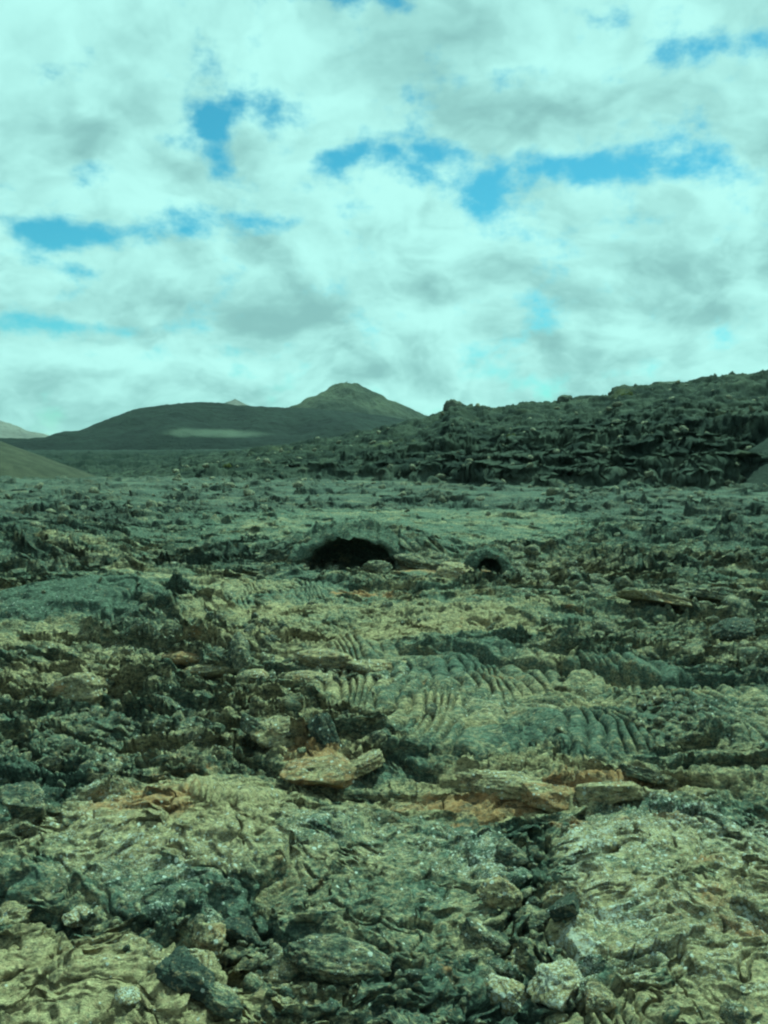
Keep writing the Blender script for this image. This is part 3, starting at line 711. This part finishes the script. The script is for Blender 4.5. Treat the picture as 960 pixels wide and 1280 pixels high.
# low shrubs
def shrub_mat(name, c):
    m, nt, b = newmat(name); n = NB(nt)
    tc = n.N.new('ShaderNodeTexCoord')
    n.L.new(n.mix(n.mr(n.noise(tc.outputs['Object'], 6, 3), .35, .65), tuple(q * .5 for q in c), c), b.inputs['Base Color']); return m
MS = shrub_mat('spurge_leaves', (.13, .135, .04)); MT = shrub_mat('spurge_stems', (.09, .07, .05))
def shrub(label, px, py, dist, rad, n, seed):
    rg = np.random.default_rng(seed)
    if dist is None: x, y, z = hit(px, py)
    else: x, y, _ = AT(px, py, dist); z = gz(x, y)
    root = bpy.data.objects.new('shrub', None); COL.objects.link(root); root.location = (x, y, z)
    root['label'] = label; root['category'] = 'shrub'; root['group'] = 'yellow-green shrubs among the lava'
    d = rg.normal(size=(n, 3)); d[:, 2] = np.abs(d[:, 2]); d /= np.linalg.norm(d, axis=1)[:, None]
    c = d * (rad * rg.uniform(.55, 1.0, n) ** .5)[:, None] * np.array([1, 1, .7]) * (1 + .25 * np.sin(d[:, :1] * 6))
    u = rg.normal(size=(n, 3)); u /= np.linalg.norm(u, axis=1)[:, None]; w = np.cross(u, d); w /= np.linalg.norm(w, axis=1)[:, None] + 1e-6
    s = rad * .045
    co = np.stack([c - u * s * 2, c - w * s, c + u * s * 2, c + w * s], 1).reshape(-1, 3)
    link('leaves', mesh_from('leaves', co, np.arange(4 * n).reshape(-1, 4), MS, False), root)
    k = 40; tip = c[:k]; t = rad * .02
    st = np.concatenate([np.stack([np.tile([-t, 0, -.1 * rad], (k, 1)), np.tile([t, 0, -.1 * rad], (k, 1)), tip + [t * .5, 0, 0], tip - [t * .5, 0, 0]], 1),
                         np.stack([np.tile([0, -t, -.1 * rad], (k, 1)), np.tile([0, t, -.1 * rad], (k, 1)), tip + [0, t * .5, 0], tip - [0, t * .5, 0]], 1)])
    link('stems', mesh_from('stems', st.reshape(-1, 3), np.arange(8 * k).reshape(-1, 4), MT, False), root)
shrub('yellow-green shrub high on the ridge slope, right of centre', 785, 517, 108, .8, 900, 1)
shrub('small olive shrub on the plain below the left cliffs, beside pale stones', 285, 580, 92, .5, 600, 4)
shrub('small olive shrub on the first bench, above the darkest cliff', 640, 575, 84, .5, 600, 5)
print('T rocks', round(time.time() - T0, 1), flush=True)

# ------------------------------------------------------------------ light, sky and clouds
SUN_AZ, SUN_EL = 34.0, 56.0         # to the right of the view direction, in front of the camera
sd = bpy.data.lights.new('sun', 'SUN'); sd.energy = 5.0; sd.angle = R(.6); sd.color = (1, .92, .78)
sun = bpy.data.objects.new('sun', sd); COL.objects.link(sun)
from mathutils import Vector
dv = Vector((math.sin(R(SUN_AZ)) * math.cos(R(SUN_EL)), math.cos(R(SUN_AZ)) * math.cos(R(SUN_EL)), math.sin(R(SUN_EL))))
sun.rotation_euler = dv.to_track_quat('Z', 'Y').to_euler()

W = bpy.data.worlds.new('World'); S.world = W; W.use_nodes = True
nt = W.node_tree; n = NB(nt); n.flat = True; bg = nt.nodes['Background']
sky = n.N.new('ShaderNodeTexSky'); sky.sky_type = 'NISHITA'; sky.sun_disc = False
sky.sun_elevation = R(SUN_EL); sky.sun_rotation = R(SUN_AZ); sky.altitude = 200; sky.dust_density = .6; sky.ozone_density = 1.5
tc = n.N.new('ShaderNodeTexCoord'); dirv = tc.outputs['Generated']
sx = n.N.new('ShaderNodeSeparateXYZ'); n.L.new(dirv, sx.inputs[0]); X, Y, Z = sx.outputs
azm = n.m('ARCTAN2', X, Y); el = n.m('ARCSINE', Z)
# cloud deck seen in perspective
den = n.m('ADD', n.m('MAXIMUM', Z, 0.0), .60)
cx = n.m('DIVIDE', X, den); cy = n.m('DIVIDE', Y, den)
def comb(a, b, c):
    k = n.N.new('ShaderNodeCombineXYZ')
    for i, v in enumerate((a, b, c)): n.set(k.inputs[i], v)
    return k.outputs[0]
pv = comb(cx, cy, n.m('MULTIPLY', el, 1.2))
nA = n.noise(pv, 4.2, 8, .55, .0)
pv2 = comb(n.m('ADD', cx, .04), n.m('ADD', cy, -.07), n.m('MULTIPLY', el, 1.2))     # a step towards the sun: lit and shaded sides
nA2 = n.noise(pv2, 4.2, 8, .55, .0)
dv2 = comb(n.m('MULTIPLY', azm, 1.0), n.m('MULTIPLY', el, 1.5), .3)
nB = n.noise(dv2, 13.0, 9, .60, .0)
def blob(px, py, rx, ry, w, ang=0.):
    """soft elliptical patch of sky around a direction"""
    d = ray(px, py); a0 = math.atan2(d[0], d[1]); e0 = math.asin(d[2])
    k = 1 / FPX
    ca, sa = math.cos(R(ang)), math.sin(R(ang))
    da = n.m('SUBTRACT', azm, a0); de = n.m('SUBTRACT', el, e0)
    u = n.m('ADD', n.m('MULTIPLY', da, ca / (rx * k)), n.m('MULTIPLY', de, sa / (rx * k)))
    v = n.m('ADD', n.m('MULTIPLY', da, -sa / (ry * k)), n.m('MULTIPLY', de, ca / (ry * k)))
    q = n.m('ADD', n.m('MULTIPLY', u, u), n.m('MULTIPLY', v, v))
    return n.m('MULTIPLY', n.m('EXPONENT', n.m('MULTIPLY', q, -1.0)), w)
def total(L):
    s = L[0]
    for t in L[1:]: s = n.m('ADD', s, t)
    return s
gap = total([blob(*b) for b in ((265, 158, 34, 34, 1.0), (318, 125, 40, 20, .75), (275, 205, 18, 26, .7), (340, 165, 18, 40, .5), (440, 195, 60, 20, .85), (545, 188, 40, 14, .6),
     (745, 208, 120, 22, 1.0), (845, 215, 60, 14, .6), (615, 250, 34, 44, 1.0), (130, 288, 100, 18, .9), (45, 296, 40, 22, .6), (250, 268, 60, 14, .6), (340, 285, 50, 16, .6), (495, 8, 26, 16, 1.0), (420, -12, 70, 16, .9),
     (900, 52, 90, 16, .55), (832, 82, 22, 20, .5), (670, 415, 34, 22, .6), (85, 335, 60, 10, .6), (60, 402, 80, 9, .5), (130, 412, 70, 7, .4))])
def billow(vx, vy):
    wn = n.N.new('ShaderNodeTexNoise'); wn.noise_dimensions = '2D'; wn.inputs['Scale'].default_value = 4.5; wn.inputs['Detail'].default_value = 5
    v0 = comb(vx, vy, .2); n.L.new(v0, wn.inputs['Vector'])
    a = n.N.new('ShaderNodeVectorMath'); a.operation = 'MULTIPLY_ADD'; n.L.new(wn.outputs['Color'], a.inputs[0]); a.inputs[1].default_value = (.28, .28, 0); n.L.new(v0, a.inputs[2])
    v = n.N.new('ShaderNodeTexVoronoi'); v.voronoi_dimensions = '2D'; v.feature = 'SMOOTH_F1'; v.inputs['Scale'].default_value = 5.2; v.inputs['Detail'].default_value = 3.5
    v.inputs['Roughness'].default_value = .52; v.inputs['Lacunarity'].default_value = 2.1; v.inputs['Smoothness'].default_value = .35; v.normalize = True
    n.L.new(a.outputs[0], v.inputs['Vector']); return n.m('SUBTRACT', 1.0, v.outputs['Distance'])
b1 = billow(cx, n.m('MULTIPLY', cy, 1.15)); b2 = billow(n.m('ADD', cx, -.02), n.m('ADD', n.m('MULTIPLY', cy, 1.15), .06))
puff = n.m('SUBTRACT', b2, b1)
nBc = n.m('SUBTRACT', nB, .5)
g = n.m('ADD', n.m('MULTIPLY', gap, 1.30), n.m('MULTIPLY', nBc, 3.3))
g = n.m('ADD', g, n.m('MULTIPLY', n.m('SUBTRACT', nA, .5), .6)); g = n.m('ADD', g, n.m('MULTIPLY', n.m('SUBTRACT', b1, .62), -1.6))
# outside the photograph's view the deck breaks up by itself
clear = n.mr(g, .08, 1.25)
grey = total([blob(*b) for b in ((350, 395, 90, 32, .9), (560, 120, 120, 45, .6), (860, 330, 130, 50, .65), (760, 395, 160, 30, .5), (150, 370, 120, 22, .5), (300, 300, 100, 16, .35), (840, 160, 120, 14, .35), (100, 150, 80, 60, .1),
     (500, 420, 130, 22, .35), (160, 500, 260, 24, .25), (560, 40, 60, 30, .3), (250, 440, 80, 12, .5), (90, 475, 90, 10, .4))])
lit = total([blob(*b) for b in ((480, 235, 60, 30, .6), (730, 250, 80, 22, .8), (560, 310, 60, 40, .5), (40, 345, 50, 24, .6), (170, 440, 40, 16, .8), (330, 225, 60, 30, .35), (130, 225, 120, 36, .5), (670, 70, 110, 50, .4), (900, 270, 70, 30, .4), (910, 415, 60, 14, .5), (330, 190, 30, 20, .3),
     (120, 70, 190, 70, .55), (560, 345, 50, 90, .3), (430, 255, 40, 20, .5), (90, 448, 60, 10, .4))])
rel = n.m('MULTIPLY', n.m('SUBTRACT', nA, nA2), .7)
nC = n.m('SUBTRACT', n.noise(comb(azm, n.m('MULTIPLY', el, 1.6), .7), 6.0, 5, .50, .0), .5)
sh = n.m('ADD', n.m('ADD', .60, n.m('MULTIPLY', lit, .36)), n.m('MULTIPLY', grey, -.42))
sh = n.m('ADD', sh, rel); sh = n.m('ADD', sh, n.m('MULTIPLY', puff, 2.3)); sh = n.m('ADD', sh, n.m('MULTIPLY', nC, .42))
sh = n.m('ADD', sh, n.m('MULTIPLY', n.mr(el, 0.0, .16, -.10, 0), 1.0))
cloudc = n.mix(n.mr(sh, -.25, 1.10, smooth=True), (.300, .305, .330), (.595, .565, .585))
STR = .072
skyc = n.mix(1.0, sky.outputs[0], (.78, .92, .95), 'MULTIPLY')
cl = n.N.new('ShaderNodeVectorMath'); cl.operation = 'SCALE'; n.L.new(cloudc, cl.inputs[0]); cl.inputs['Scale'].default_value = 1.0 / STR
final = n.mix(clear, cl.outputs[0], skyc)
n.L.new(final, bg.inputs[0]); bg.inputs[1].default_value = STR
W.cycles.sampling_method = 'MANUAL'; W.cycles.sample_map_resolution = 512

# ------------------------------------------------------------------ air
HAZE = True
if HAZE:
    import bmesh
    bm = bmesh.new(); bmesh.ops.create_cube(bm, size=1)
    me = bpy.data.meshes.new('haze'); bm.to_mesh(me); bm.free()
    m = bpy.data.materials.new('haze'); m.use_nodes = True; t = m.node_tree; t.nodes.remove(t.nodes['Principled BSDF'])
    v = t.nodes.new('ShaderNodeVolumePrincipled'); v.inputs['Color'].default_value = (.9, .95, 1, 1); v.inputs['Density'].default_value = .000035
    t.links.new(v.outputs[0], t.nodes['Material Output'].inputs['Volume']); me.materials.append(m)
    o = link('haze', me); o['kind'] = 'stuff'; o.scale = (12000, 12000, 240); o.location = (0, 2000, 115)
    o['label'] = 'thin pale haze over the lava plain'

S.cycles.volume_bounces = 0; S.cycles.max_bounces = 4; S.cycles.diffuse_bounces = 2
S.cycles.volume_step_rate = 1; S.cycles.use_denoising = True
S.cycles.pixel_filter_type = 'BLACKMAN_HARRIS'; S.cycles.filter_width = 2.2
vs = S.view_settings; vs.view_transform = 'Standard'; vs.look = 'None'; vs.gamma = 1; vs.exposure = .60; vs.use_curve_mapping = False
vs.use_white_balance = True; vs.white_balance_temperature = 4700; vs.white_balance_tint = -58
print('T all', round(time.time() - T0, 1), flush=True)
